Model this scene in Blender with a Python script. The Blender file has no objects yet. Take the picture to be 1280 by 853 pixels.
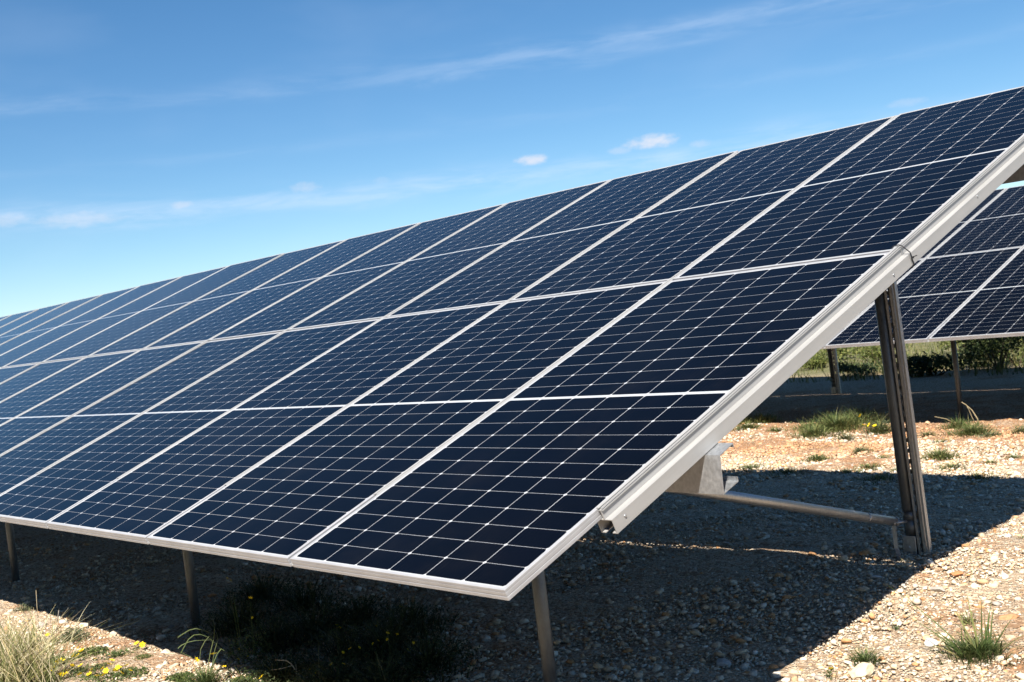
import bpy, bmesh, math, random
import numpy as np
from mathutils import Vector, Matrix

random.seed(7)
RNG = np.random.default_rng(11)
C = bpy.context.scene.collection
SC = bpy.context.scene

# ------------------------------------------------------------------ camera, sky, sun
TILT = math.radians(21.0)
SUN = Vector((0.46, -0.727, 1.0)).normalized()            # direction towards the sun
CAM = Vector((2.5107, -2.0753, 1.5392))
RCW = Matrix(((0.657687654, 0.744557614, -0.114371801),
              (-0.060914230, -0.098765542, -0.993244594),
              (-0.750823818, 0.660211577, -0.019602724)))  # world -> camera (x right, y down, z forward)
FPX = 1492.2
cam_d = bpy.data.cameras.new('camera')
cam = bpy.data.objects.new('camera', cam_d)
C.objects.link(cam)
m3 = RCW.transposed() @ Matrix(((1, 0, 0), (0, -1, 0), (0, 0, -1)))
cam.matrix_world = Matrix.Translation(CAM) @ m3.to_4x4()
cam_d.sensor_width = 36.0
cam_d.lens = 36.0 * FPX / 1280.0
cam_d.clip_start = 0.05
cam_d.clip_end = 3000.0
cam_d.dof.use_dof = True
cam_d.dof.focus_distance = 5.0
cam_d.dof.aperture_fstop = 7.1
SC.camera = cam

SUN_STRENGTH = 5.0
SKY_STRENGTH = 0.050
EXPOSURE = 1.2

world = bpy.data.worlds.new('World')
SC.world = world
world.use_nodes = True
wt = world.node_tree
wt.nodes.clear()


class NT:
    """tiny helper to wire shader nodes"""
    def __init__(s, tree):
        s.t = tree

    def n(s, typ, **kw):
        nd = s.t.nodes.new(typ)
        for k, v in kw.items():
            setattr(nd, k, v)
        return nd

    def put(s, sock, v):
        if isinstance(v, bpy.types.NodeSocket):
            s.t.links.new(v, sock)
        else:
            sock.default_value = v

    def m(s, op, a, b=None, c=None, clamp=False):
        nd = s.n('ShaderNodeMath', operation=op)
        nd.use_clamp = clamp
        s.put(nd.inputs[0], a)
        if b is not None:
            s.put(nd.inputs[1], b)
        if c is not None:
            s.put(nd.inputs[2], c)
        return nd.outputs[0]

    def mix(s, f, a, b, mode='MIX'):
        nd = s.n('ShaderNodeMix', data_type='RGBA', blend_type=mode)
        s.put(nd.inputs[0], f)
        s.put(nd.inputs[6], a)
        s.put(nd.inputs[7], b)
        return nd.outputs[2]

    def noise(s, vec, scale, detail=3.0, rough=0.5, dist=0.0, typ=None):
        nd = s.n('ShaderNodeTexNoise')
        if typ:
            nd.noise_type = typ
        if vec is not None:
            s.t.links.new(vec, nd.inputs['Vector'])
        nd.inputs['Scale'].default_value = scale
        nd.inputs['Detail'].default_value = detail
        nd.inputs['Roughness'].default_value = rough
        nd.inputs['Distortion'].default_value = dist
        return nd.outputs['Fac']

    def ramp(s, f, stops):
        nd = s.n('ShaderNodeValToRGB')
        s.put(nd.inputs[0], f)
        e = nd.color_ramp.elements
        while len(e) < len(stops):
            e.new(0.5)
        for i, (p, c) in enumerate(stops):
            e[i].position = p
            e[i].color = (*c, 1) if len(c) == 3 else c
        return nd.outputs[0]

    def rng(s, v, a, b, c=0.0, d=1.0):
        nd = s.n('ShaderNodeMapRange')
        nd.interpolation_type = 'SMOOTHSTEP'
        s.put(nd.inputs[0], v)
        for i, x in enumerate((a, b, c, d)):
            nd.inputs[i + 1].default_value = x
        return nd.outputs[0]


W = NT(wt)
sky = W.n('ShaderNodeTexSky', sky_type='NISHITA')
sky.sun_disc = False
sky.sun_elevation = math.asin(SUN.z)
sky.sun_rotation = math.atan2(SUN.x, SUN.y)
sky.altitude = 1500
sky.air_density = 1.0
sky.dust_density = 0.25
sky.ozone_density = 2.6
tc = W.n('ShaderNodeTexCoord')
sx = W.n('ShaderNodeSeparateXYZ')
wt.links.new(tc.outputs['Generated'], sx.inputs[0])
az = W.m('MULTIPLY', W.m('ARCTAN2', sx.outputs[0], sx.outputs[1]), 57.29578)
el = W.m('MULTIPLY', W.m('ARCSINE', sx.outputs[2]), 57.29578)


def vec3(w, a, b, c=0.0):
    nd = w.n('ShaderNodeCombineXYZ')
    w.put(nd.inputs[0], a); w.put(nd.inputs[1], b); w.put(nd.inputs[2], c)
    return nd.outputs[0]


puff_vec = vec3(W, az, W.m('MULTIPLY', el, 1.8))
puff_n = W.noise(puff_vec, 1.5, 6.0, 0.62)
puff_fine = W.m('MULTIPLY', W.m('SUBTRACT', puff_n, 0.5), 2.6)
# small fair-weather cumulus: azimuth, elevation, half width, half height (degrees), density
PUFFS = [(-41.0, 7.50, 1.45, 0.34, 1.0), (-42.5, 7.28, .6, .2, .35), (-46.75, 7.35, .85, .27, .95), (-38.75, 7.08, .5, .20, .35),
         (-29.4, 7.55, .9, .22, .25), (-57.6, 7.2, .8, .26, .45), (-63.3, 6.9, .55, .2, .45),
         (-68.0, 6.6, 2.1, .36, .42), (-70.9, 6.8, 1.0, .32, .42), (-54, 7.15, .5, .2, .15), (-77, 6.9, 1.4, .3, .5),
         (-18, 7.6, 1.4, .3, .6), (-12, 7.0, 1.0, .26, .5), (-88, 7.3, 1.5, .3, .5)]
puff = None
for (a0, e0, wa, we, dn) in PUFFS:
    da = W.m('DIVIDE', W.m('SUBTRACT', az, a0), wa)
    de = W.m('DIVIDE', W.m('SUBTRACT', el, e0), we)
    r2 = W.m('ADD', W.m('MULTIPLY', da, da), W.m('MULTIPLY', de, de))
    v = W.m('SUBTRACT', 1.0, r2)
    v = W.m('ADD', v, puff_fine)
    v = W.m('MULTIPLY', W.rng(v, -0.3, 1.3), dn)
    puff = v if puff is None else W.m('MAXIMUM', puff, v)
# cirrus streaks: long thin bands following a slowly rising line
cir_vec = vec3(W, W.m('MULTIPLY', az, 0.16), el)
cir_n = W.noise(cir_vec, 1.3, 6.0, 0.62, 0.4)
cir_n2 = W.noise(vec3(W, W.m('MULTIPLY', az, .12), W.m('MULTIPLY', el, .3)), 1.0, 3.0, 0.5)
BANDS = [(12.2, 0.022, -50, .42, .24), (11.7, 0.0, -29, .25, .14), (6.65, 0.0, -60, .60, .42), (9.0, .02, -63, .3, .06)]
cir = None
for (e0, sl, ac, we, dn) in BANDS:
    line = W.m('ADD', e0, W.m('MULTIPLY', W.m('SUBTRACT', az, ac), sl))
    line = W.m('ADD', line, W.m('MULTIPLY', W.m('SUBTRACT', cir_n2, .5), 1.6))
    d = W.m('DIVIDE', W.m('SUBTRACT', el, line), we)
    g = W.m('POWER', 2.718, W.m('MULTIPLY', W.m('MULTIPLY', d, d), -1.0))
    g = W.m('MULTIPLY', g, dn)
    cir = g if cir is None else W.m('ADD', cir, g)
cir = W.m('MULTIPLY', cir, W.m('MULTIPLY', W.rng(cir_n, .32, .70), W.m('MAXIMUM', W.rng(az, -58, -44, .4, 1.0), W.rng(el, 10, 9))))
cir = W.m('ADD', cir, W.m('MULTIPLY', W.rng(cir_n2, .45, .8), .06))
hsv = W.n('ShaderNodeHueSaturation')
hsv.inputs['Saturation'].default_value = 1.24
hsv.inputs['Value'].default_value = 1.0
wt.links.new(sky.outputs[0], hsv.inputs['Color'])
CLOUD = (7.4, 7.6, 8.4, 1)
skyc = W.mix(1.0, hsv.outputs[0], (1.10, 1.14, 1.11, 1), 'MULTIPLY')
col = W.mix(cir, skyc, (6.8, 8.0, 9.8, 1))
col = W.mix(W.m('MULTIPLY', puff, .8), col, CLOUD)
bg = W.n('ShaderNodeBackground')
bg.inputs['Strength'].default_value = SKY_STRENGTH
wo = W.n('ShaderNodeOutputWorld')
wt.links.new(col, bg.inputs[0])
wt.links.new(bg.outputs[0], wo.inputs[0])

sun_d = bpy.data.lights.new('sun', 'SUN')
sun_d.energy = SUN_STRENGTH
sun_d.angle = math.radians(0.5)
sun_d.color = (1.0, 0.945, 0.86)
sun = bpy.data.objects.new('sun', sun_d)
sun.rotation_mode = 'QUATERNION'
sun.rotation_quaternion = (-SUN).to_track_quat('-Z', 'Y')
sun.location = (5, -8, 12)
C.objects.link(sun)

SC.view_settings.view_transform = 'Standard'
SC.view_settings.look = 'None'
SC.view_settings.exposure = EXPOSURE
SC.view_settings.gamma = 1.0
SC.view_settings.use_curve_mapping = False
SC.cycles.max_bounces = 5
SC.cycles.diffuse_bounces = 1

# ------------------------------------------------------------------ helpers


def gh(x, y):
    """ground height (numpy friendly)"""
    h = 0.085 * np.exp(-(((y - 3.5) / 1.25) ** 2) - ((x + 0.9) / 2.6) ** 2)
    h = h + 0.012 * np.sin(x * 1.7 + 0.6 * y) * np.cos(y * 1.3 - 0.4 * x) + 0.006 * np.sin(x * 4.1 + 1.0) * np.sin(y * 3.7)
    h = h + 0.05 * np.exp(-((y - 7.9) / 0.9) ** 2) * 0.4
    far = np.clip((y - 16) / 30, 0, 1)
    return h + far * far * 0.5


def ray(px, py):
    d = RCW.transposed() @ Vector(((px - 640) / FPX, (py - 426.5) / FPX, 1))
    return d


def at(px, py):
    """point of the ground seen at a pixel of the photograph"""
    d = ray(px, py)
    h = 0.0
    for _ in range(12):
        s = (h - CAM.z) / d.z
        p = CAM + d * s
        h = float(gh(p.x, p.y))
    return p


def tag(o, label=None, cat=None, group=None, kind=None):
    if label: o['label'] = label
    if cat: o['category'] = cat
    if group: o['group'] = group
    if kind: o['kind'] = kind
    return o


def empty(name, loc=(0, 0, 0), parent=None):
    o = bpy.data.objects.new(name, None)
    o.empty_display_size = 0.2
    o.location = loc
    C.objects.link(o)
    if parent: o.parent = parent
    return o


def link(name, me, parent=None, mats=()):
    o = bpy.data.objects.new(name, me)
    for mt in mats:
        me.materials.append(mt)
    C.objects.link(o)
    if parent: o.parent = parent
    return o


def mesh_np(name, verts, faces, smooth=False):
    me = bpy.data.meshes.new(name)
    verts = np.asarray(verts, dtype=np.float32)
    faces = np.asarray(faces, dtype=np.int32)
    k = faces.shape[1]
    me.vertices.add(len(verts)); me.vertices.foreach_set('co', verts.ravel())
    me.loops.add(faces.size); me.loops.foreach_set('vertex_index', faces.ravel())
    me.polygons.add(len(faces))
    me.polygons.foreach_set('loop_start', np.arange(0, faces.size, k, dtype=np.int32))
    me.polygons.foreach_set('loop_total', np.full(len(faces), k, dtype=np.int32))
    if smooth:
        me.polygons.foreach_set('use_smooth', np.ones(len(faces), dtype=bool))
    me.update(calc_edges=True)
    me.validate()
    return me


def bm_mesh(name, bm, smooth=False):
    bmesh.ops.recalc_face_normals(bm, faces=bm.faces)
    me = bpy.data.meshes.new(name)
    bm.to_mesh(me); bm.free()
    if smooth:
        for p in me.polygons: p.use_smooth = True
    return me


def bbox(bm, x0, x1, y0, y1, z0, z1, bev=0.0, M=None):
    r = bmesh.ops.create_cube(bm, size=1.0)
    vs = r['verts']
    for v in vs:
        v.co = Vector((x0 + (v.co.x + .5) * (x1 - x0), y0 + (v.co.y + .5) * (y1 - y0), z0 + (v.co.z + .5) * (z1 - z0)))
    if bev:
        es = list({e for v in vs for e in v.link_edges})
        r2 = bmesh.ops.bevel(bm, geom=es, offset=bev, segments=1, affect='EDGES')
        vs = r2['verts']
    if M is not None:
        bmesh.ops.transform(bm, matrix=M, verts=vs)
    return vs


def extrude_poly(bm, pts, frame, length):
    """closed 2-D polygon pts (a, b) swept along; frame = (origin, A, B, D) unit vectors"""
    O, A, B, D = frame
    a = [bm.verts.new(O + A * p[0] + B * p[1]) for p in pts]
    b = [bm.verts.new(O + A * p[0] + B * p[1] + D * length) for p in pts]
    n = len(pts)
    for i in range(n):
        bm.faces.new((a[i], a[(i + 1) % n], b[(i + 1) % n], b[i]))
    bm.faces.new(a); bm.faces.new(list(reversed(b)))


def thick_path(path, t):
    """offset an open 2-D path to a closed outline of thickness t"""
    P = [Vector(p) for p in path]
    out = []
    n = len(P)
    for i in range(n):
        if i == 0: d = (P[1] - P[0]).normalized(); nrm = Vector((-d.y, d.x)); k = 1
        elif i == n - 1: d = (P[-1] - P[-2]).normalized(); nrm = Vector((-d.y, d.x)); k = 1
        else:
            d0 = (P[i] - P[i - 1]).normalized(); d1 = (P[i + 1] - P[i]).normalized()
            n0 = Vector((-d0.y, d0.x)); n1 = Vector((-d1.y, d1.x))
            nrm = (n0 + n1).normalized(); k = 1 / max(.3, nrm.dot(n0))
        out.append(P[i] + nrm * t * k)
    return [tuple(p) for p in P] + [tuple(p) for p in reversed(out)]


def tube(bm, pts, radii, seg=12, cap=True):
    """swept tube through points"""
    pts = [Vector(p) for p in pts]
    if not hasattr(radii, '__len__'): radii = [radii] * len(pts)
    rings = []
    up = Vector((0.13, 0.21, 1)).normalized()
    for i, p in enumerate(pts):
        d = (pts[min(i + 1, len(pts) - 1)] - pts[max(i - 1, 0)]).normalized()
        if abs(d.dot(up)) > .98: u2 = Vector((1, 0, 0))
        else: u2 = up
        a = d.cross(u2).normalized(); b = d.cross(a)
        rings.append([bm.verts.new(p + (a * math.cos(t) + b * math.sin(t)) * radii[i]) for t in
                      [2 * math.pi * k / seg for k in range(seg)]])
    for r0, r1 in zip(rings, rings[1:]):
        for k in range(seg):
            f = bm.faces.new((r0[k], r0[(k + 1) % seg], r1[(k + 1) % seg], r1[k]))
            f.smooth = True
    if cap:
        bm.faces.new(rings[0]); bm.faces.new(list(reversed(rings[-1])))


# ------------------------------------------------------------------ materials
def mat(name):
    m = bpy.data.materials.new(name)
    m.use_nodes = True
    t = m.node_tree
    t.nodes.clear()
    w = NT(t)
    out = w.n('ShaderNodeOutputMaterial')
    p = w.n('ShaderNodeBsdfPrincipled')
    t.links.new(p.outputs[0], out.inputs[0])
    return m, w, p


def metal(name, base, rough, spot=0.15, metallic=1.0, streak=(3, 3, 3), scale=14, bump=.0):
    m, w, p = mat(name)
    tc = w.n('ShaderNodeTexCoord')
    mp = w.n('ShaderNodeMapping')
    mp.inputs['Scale'].default_value = streak
    w.t.links.new(tc.outputs['Object'], mp.inputs[0])
    nz = w.noise(mp.outputs[0], scale, 5, .6)
    nf = w.noise(tc.outputs['Object'], 90, 3, .6)
    dark = tuple(c * (1 - spot) for c in base); lite = tuple(min(1, c * (1 + spot * .6)) for c in base)
    col = w.ramp(nz, [(.3, dark), (.7, lite)])
    col = w.mix(w.rng(nf, .55, .8, 0, .5), col, (*[c * (1 - spot * 1.2) for c in base], 1))
    w.t.links.new(col, p.inputs['Base Color'])
    p.inputs['Metallic'].default_value = metallic
    w.t.links.new(w.rng(nz, .2, .8, rough - .08, rough + .1), p.inputs['Roughness'])
    if bump:
        b = w.n('ShaderNodeBump'); b.inputs['Strength'].default_value = bump; b.inputs['Distance'].default_value = .002
        w.t.links.new(nf, b.inputs['Height']); w.t.links.new(b.outputs[0], p.inputs['Normal'])
    return m


M_FRAME = metal('anodised_aluminium', (.42, .42, .43), .5, .10, .40, (1, 1, 1), 6)
M_RAIL = metal('rail_aluminium', (.37, .365, .355), .5, .08, .25, (8, .6, 8), 5)
M_GALV = metal('galvanised_steel', (.47, .485, .50), .42, .2, .8, (6, 6, 4), 14, .3)
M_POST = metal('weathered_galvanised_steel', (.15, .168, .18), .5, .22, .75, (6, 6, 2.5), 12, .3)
M_CABLE, _w, _p = mat('black_plastic')
_p.inputs['Base Color'].default_value = (.012, .012, .013, 1); _p.inputs['Roughness'].default_value = .45

PW, PL, FH = 1.134, 2.299, 0.035        # one module: width, length, frame height
GAP = 0.02
LIP = 0.011
# --- solar cell laminate
M_CELL, w, p = mat('solar_cells_under_glass')
tc = w.n('ShaderNodeTexCoord'); s = w.n('ShaderNodeSeparateXYZ'); w.t.links.new(tc.outputs['Object'], s.inputs[0])
xx = w.m('SUBTRACT', w.m('MULTIPLY', s.outputs[0], -1.0), 0.015)
px_ = (PW - .03) / 6
yy = w.m('SUBTRACT', w.m('ABSOLUTE', w.m('SUBTRACT', s.outputs[1], PL / 2)), 0.008)
py_ = (PL / 2 - .016 - .008) / 12
fx = w.m('MULTIPLY', w.m('FRACT', w.m('DIVIDE', xx, px_)), px_)
dx = w.m('MINIMUM', fx, w.m('SUBTRACT', px_, fx))
fy = w.m('MULTIPLY', w.m('FRACT', w.m('DIVIDE', yy, py_)), py_)
dy = w.m('MINIMUM', fy, w.m('SUBTRACT', py_, fy))
line = w.m('MAXIMUM', w.m('LESS_THAN', dx, .0011), w.m('MULTIPLY', w.m('LESS_THAN', dy, .0007), .8))
line = w.m('MAXIMUM', line, w.m('LESS_THAN', w.m('ADD', dx, dy), .0085))
bord = w.m('MAXIMUM', w.m('LESS_THAN', xx, 0.0), w.m('GREATER_THAN', xx, px_ * 6))
bord = w.m('MAXIMUM', bord, w.m('MAXIMUM', w.m('LESS_THAN', yy, 0.0), w.m('GREATER_THAN', yy, py_ * 12)))
ip = px_ / 10
fb = w.m('MULTIPLY', w.m('FRACT', w.m('DIVIDE', w.m('ADD', xx, ip / 2), ip)), ip)
db = w.m('ABSOLUTE', w.m('SUBTRACT', fb, ip / 2))
bus = w.m('LESS_THAN', db, .0008)
fi = w.m('FRACT', w.m('DIVIDE', s.outputs[1], .0075))
fing = w.m('MULTIPLY', w.m('LESS_THAN', fi, .3), .35)
oi = w.n('ShaderNodeObjectInfo')
# each cell a touch different
cid = vec3(w, w.m('FLOOR', w.m('DIVIDE', xx, px_)), w.m('FLOOR', w.m('DIVIDE', s.outputs[1], py_)), w.m('MULTIPLY', oi.outputs['Random'], 91.0))
wn = w.n('ShaderNodeTexWhiteNoise'); w.t.links.new(cid, wn.inputs[0])
cellc = w.mix(wn.outputs['Value'], (.0006, .0006, .0012, 1), (.0009, .0009, .0020, 1))
cellc = w.mix(oi.outputs['Random'], cellc, w.mix(.35, cellc, (.0007, .0011, .0028, 1)))
cellc = w.mix(w.m('MULTIPLY', bus, .30), cellc, (.018, .019, .026, 1))
cellc = w.mix(w.m('MULTIPLY', fing, .12), cellc, (.008, .008, .012, 1))
full = w.mix(line, cellc, (.38, .385, .40, 1))
full = w.mix(bord, full, (.36, .37, .38, 1))
dust = w.noise(tc.outputs['Object'], 3.0, 6, .65)
full = w.mix(w.rng(dust, .45, .9, .0, .010), full, (.45, .40, .33, 1))
w.t.links.new(full, p.inputs['Base Color'])
p.inputs['IOR'].default_value = 1.165
w.t.links.new(w.rng(dust, .3, .8, .05, .11), p.inputs['Roughness'])
M_BACK, _w, _p = mat('darkened_rear_glass')  # unseen rear side coloured dark to cut bounce light below the array
_n = _w.noise(None, 8, 4, .6)
_w.t.links.new(_w.ramp(_n, [(.3, (.07, .07, .08)), (.7, (.09, .09, .10))]), _p.inputs['Base Color'])
_p.inputs['Roughness'].default_value = .6


def ground_material():
    m, w, p = mat('limestone_rubble_and_red_soil')
    tc = w.n('ShaderNodeTexCoord')
    o = tc.outputs['Object']
    s = w.n('ShaderNodeSeparateXYZ'); w.t.links.new(o, s.inputs[0])
    big = w.noise(o, .55, 5, .6, .3)
    mid = w.noise(o, 2.6, 6, .65, .2)
    fine = w.noise(o, 28, 6, .7)
    grit = w.noise(o, 130, 4, .7)
    vor = w.n('ShaderNodeTexVoronoi'); vor.inputs['Scale'].default_value = 44; vor.inputs['Randomness'].default_value = 1
    w.t.links.new(o, vor.inputs[0])
    pale = w.ramp(fine, [(.28, (.30, .19, .11)), (.42, (.58, .43, .28)), (.58, (.70, .58, .43)), (.8, (.78, .70, .58))])
    red = w.ramp(fine, [(.3, (.28, .11, .045)), (.5, (.48, .21, .08)), (.75, (.62, .38, .20))])
    # the red soil shows most in the open strip between the rows
    band = w.m('MULTIPLY', w.rng(s.outputs[1], 6.0, 7.4), w.rng(s.outputs[1], 12.0, 9.0))
    rm = w.rng(w.m('ADD', w.m('ADD', w.m('MULTIPLY', big, .6), w.m('MULTIPLY', mid, .5)), w.m('MULTIPLY', band, .17)), .56, .70)
    col = w.mix(w.m('MULTIPLY', rm, .85), pale, red)
    col = w.mix(w.rng(grit, .30, .6, .40, 0), col, (.22, .13, .07, 1))
    # pebbles in the dirt
    pb = w.ramp(vor.outputs['Color'], [(0, (.34, .24, .16)), (.5, (.55, .45, .34)), (1, (.70, .65, .56))])
    pmask = w.m('MULTIPLY', w.rng(vor.outputs['Distance'], .48, .25), w.rng(mid, .22, .48))
    col = w.mix(w.m('MULTIPLY', pmask, .75), col, pb)
    crev = w.m('MULTIPLY', w.rng(vor.outputs['Distance'], .50, .72), w.rng(mid, .22, .48, .25, .75))
    col = w.mix(crev, col, (.22, .13, .075, 1))
    # far meadow turns green
    gm = w.m('MULTIPLY', w.rng(s.outputs[1], 13.5, 15.5), w.rng(mid, .25, .5, .5, 1))
    grass = w.ramp(fine, [(.3, (.035, .05, .015)), (.6, (.10, .13, .04)), (.8, (.24, .23, .10))])
    col = w.mix(w.m('MULTIPLY', gm, .8), col, grass)
    w.t.links.new(col, p.inputs['Base Color'])
    p.inputs['Roughness'].default_value = .95
    p.inputs['Specular IOR Level'].default_value = .15
    hgt = w.m('ADD', w.m('ADD', w.m('MULTIPLY', fine, 1.0), w.m('MULTIPLY', grit, .35)), w.m('MULTIPLY', pmask, 1.1))
    b = w.n('ShaderNodeBump'); b.inputs['Strength'].default_value = 1.0; b.inputs['Distance'].default_value = .022
    w.t.links.new(hgt, b.inputs['Height']); w.t.links.new(b.outputs[0], p.inputs['Normal'])
    return m


M_GROUND = ground_material()


def attr_mat(name, rough=.9, noise_amt=.25, scale=60, trans=0.0):
    """material whose base colour comes from the mesh colour attribute (the colour of each stone / blade)"""
    m, w, p = mat(name)
    at_ = w.n('ShaderNodeAttribute'); at_.attribute_name = 'tint'
    tc = w.n('ShaderNodeTexCoord')
    nz = w.noise(tc.outputs['Object'], scale, 4, .65)
    col = w.mix(1.0, at_.outputs['Color'], w.ramp(nz, [(.3, (1 - noise_amt,) * 3), (.7, (1 + noise_amt * .3,) * 3)]), 'MULTIPLY')
    w.t.links.new(col, p.inputs['Base Color'])
    p.inputs['Roughness'].default_value = rough
    p.inputs['Specular IOR Level'].default_value = .25
    if trans:
        p.inputs['Subsurface Weight'].default_value = 0
        tr = w.n('ShaderNodeBsdfTranslucent'); w.t.links.new(col, tr.inputs[0])
        mx = w.n('ShaderNodeMixShader'); mx.inputs[0].default_value = trans
        w.t.links.new(p.outputs[0], mx.inputs[1]); w.t.links.new(tr.outputs[0], mx.inputs[2])
        out = [n for n in m.node_tree.nodes if n.type == 'OUTPUT_MATERIAL'][0]
        w.t.links.new(mx.outputs[0], out.inputs[0])
    return m


M_STONE = attr_mat('limestone', .9, .3, 70)
M_LEAF = attr_mat('grass_blades', .6, .2, 30, .3)
M_PETAL = attr_mat('yellow_petals', .6, .05, 30, .25)


def set_tint(me, cols):
    a = me.color_attributes.new('tint', 'FLOAT_COLOR', 'POINT')
    cols = np.asarray(cols, dtype=np.float32)
    if cols.shape[1] == 3: cols = np.hstack([cols, np.ones((len(cols), 1), np.float32)])
    a.data.foreach_set('color', cols.ravel())


# ------------------------------------------------------------------ ground
def build_ground():
    def axis(lo, hi, dense_lo, dense_hi, d0):
        a = list(np.arange(dense_lo, dense_hi + 1e-6, d0))
        st = d0; v = dense_hi
        while v < hi:
            st *= 1.18; v += st; a.append(v)
        st = d0; v = dense_lo
        while v > lo:
            st *= 1.18; v -= st; a.insert(0, v)
        return np.array(a)
    xs = axis(-1200, 1200, -11, 4.0, .032)
    ys = axis(-1200, 1500, -1.5, 11.0, .032)
    X, Y = np.meshgrid(xs, ys)
    Z = gh(X, Y)
    near = np.exp(-((X + 3) / 9) ** 4 - ((Y - 4.5) / 7) ** 4)
    # small lumps of soil
    rs = np.random.default_rng(3)
    lum = np.zeros_like(Z)
    for f, a in ((3.0, .006), (7.0, .005), (15.0, .0035), (29, .003), (45, .003)):
        for _ in range(5):
            th = rs.uniform(0, math.pi * 2); ph = rs.uniform(0, 6.28)
            ff = f * rs.uniform(.7, 1.3)
            lum += a * .6 * np.sin(ff * (X * math.cos(th) + Y * math.sin(th)) + ph + 1.3 * np.sin(.37 * ff * (Y * math.cos(th) - X * math.sin(th)) + ph))
    Z = Z + lum * near
    V = np.stack([X.ravel(), Y.ravel(), Z.ravel()], 1)
    nx, ny = len(xs), len(ys)
    i = np.arange(ny - 1)[:, None] * nx + np.arange(nx - 1)[None, :]
    i = i.ravel()
    F = np.stack([i, i + 1, i + nx + 1, i + nx], 1)
    o = link('ground', mesh_np('ground', V, F, True), None, [M_GROUND])
    tag(o, kind='structure')


build_ground()

# ------------------------------------------------------------------ solar module meshes (shared by every copy)
def module_meshes():
    bm = bmesh.new()
    bbox(bm, -PW + .0025, -.0025, .0025, PL - .0025, -.0085, -.0018)
    for f in bm.faces: f.material_index = 1
    bm.normal_update()
    for f in bm.faces:
        if f.normal.z > .9: f.material_index = 0
    lam = bm_mesh('solar_panel', bm)
    lam.materials.append(M_CELL); lam.materials.append(M_BACK)
    bm = bmesh.new()
    prof = [(.028, -FH), (0, -FH), (0, -.0245), (.0012, -.0235), (.0012, -.0215), (0, -.0205), (0, -.0105), (.0010, -.0098),
            (.0010, -.0088), (0, -.008), (0, -.0012), (.0012, 0), (LIP - .001, 0), (LIP, -.0018), (LIP, -.010), (.0022, -.010),
            (.0022, -.0328), (.028, -.0328)]
    cs = [(0, 0, -1, 1), (0, PL, -1, -1), (-PW, PL, 1, -1), (-PW, 0, 1, 1)]
    rings = []
    for (cx, cy, ix, iy) in cs:
        rings.append([bm.verts.new((cx + ix * a, cy + iy * a, z)) for a, z in prof])
    n = len(prof)
    for k in range(4):
        r0, r1 = rings[k], rings[(k + 1) % 4]
        for j in range(n):
            bm.faces.new((r0[j], r0[(j + 1) % n], r1[(j + 1) % n], r1[j]))
    fr = bm_mesh('frame', bm)
    fr.materials.append(M_FRAME)
    return lam, fr


LAM, FRM = module_meshes()

# rail under every seam, running up the slope: channel with a thin web rising in the gap and a cap over the frame edges
def rail_mesh(length, last=False, light_stop=0.0):
    bm = bmesh.new()
    O = Vector((0, 0, 0)); A = Vector((1, 0, 0)); B = Vector((0, 0, 1)); D = Vector((0, 1, 0))
    path = [(-.014, -.084), (-.033, -.084), (-.033, -.0362), (.033, -.0362), (.033, -.084), (.014, -.084)]
    extrude_poly(bm, thick_path(path, -.0028), (O, A, B, D), length)
    capx = (-.014, .0085) if last else (-.0135, .0135)
    extrude_poly(bm, [(-.0015, -.0355), (.0035, -.0355), (.0035, -.0082), (-.0015, -.0082)], (O, A, B, D), length)
    if light_stop: extrude_poly(bm, [(-.0085, -.0355), (.0085, -.0355), (.0085, -.0300), (-.0085, -.0300)], (O - D * light_stop, A, B, D), light_stop - .0005)  # filler strip added to stop light leaking through the open seam
    for ca, cb in ((capx[0], -.0026), (.0046, capx[1])):
        extrude_poly(bm, [(ca, .0008), (cb, .0008), (cb, .0030), (cb - .0008, .0036), (ca + .0008, .0036), (ca, .0030)], (O, A, B, D), length)
    extrude_poly(bm, [(-.0090, -.0080), (.0090, -.0080), (.0090, -.0045), (-.0090, -.0045)], (O, A, B, D), length)
    me = bm_mesh('seam_rail', bm)
    me.materials.append(M_RAIL)
    return me


Y_RAIL0 = .417
LEN1 = (PL + GAP / 2 + .035) - Y_RAIL0
LEN2 = 2 * PL + GAP - .03 - (Y_RAIL0 + LEN1 + .004)
RAIL_A, RAIL_B = rail_mesh(LEN1, False, Y_RAIL0 - .004), rail_mesh(LEN2)
RAIL_AE, RAIL_BE = rail_mesh(LEN1, True), rail_mesh(LEN2, True)


def purlin_mesh(length):
    # origin on the panel plane at the web's top; x runs along the row, leftwards
    bm = bmesh.new()
    O = Vector((0, 0, 0)); A = Vector((0, 1, 0)); B = Vector((0, 0, 1)); D = Vector((-1, 0, 0))
    path = [(.076, -.100), (.078, -.0870), (.0, -.0870), (-.045, -.203), (.040, -.206), (.043, -.190)]
    extrude_poly(bm, thick_path(path, .0032), (O, A, B, D), length)
    me = bm_mesh('purlin', bm)
    me.materials.append(M_GALV)
    return me


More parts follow.
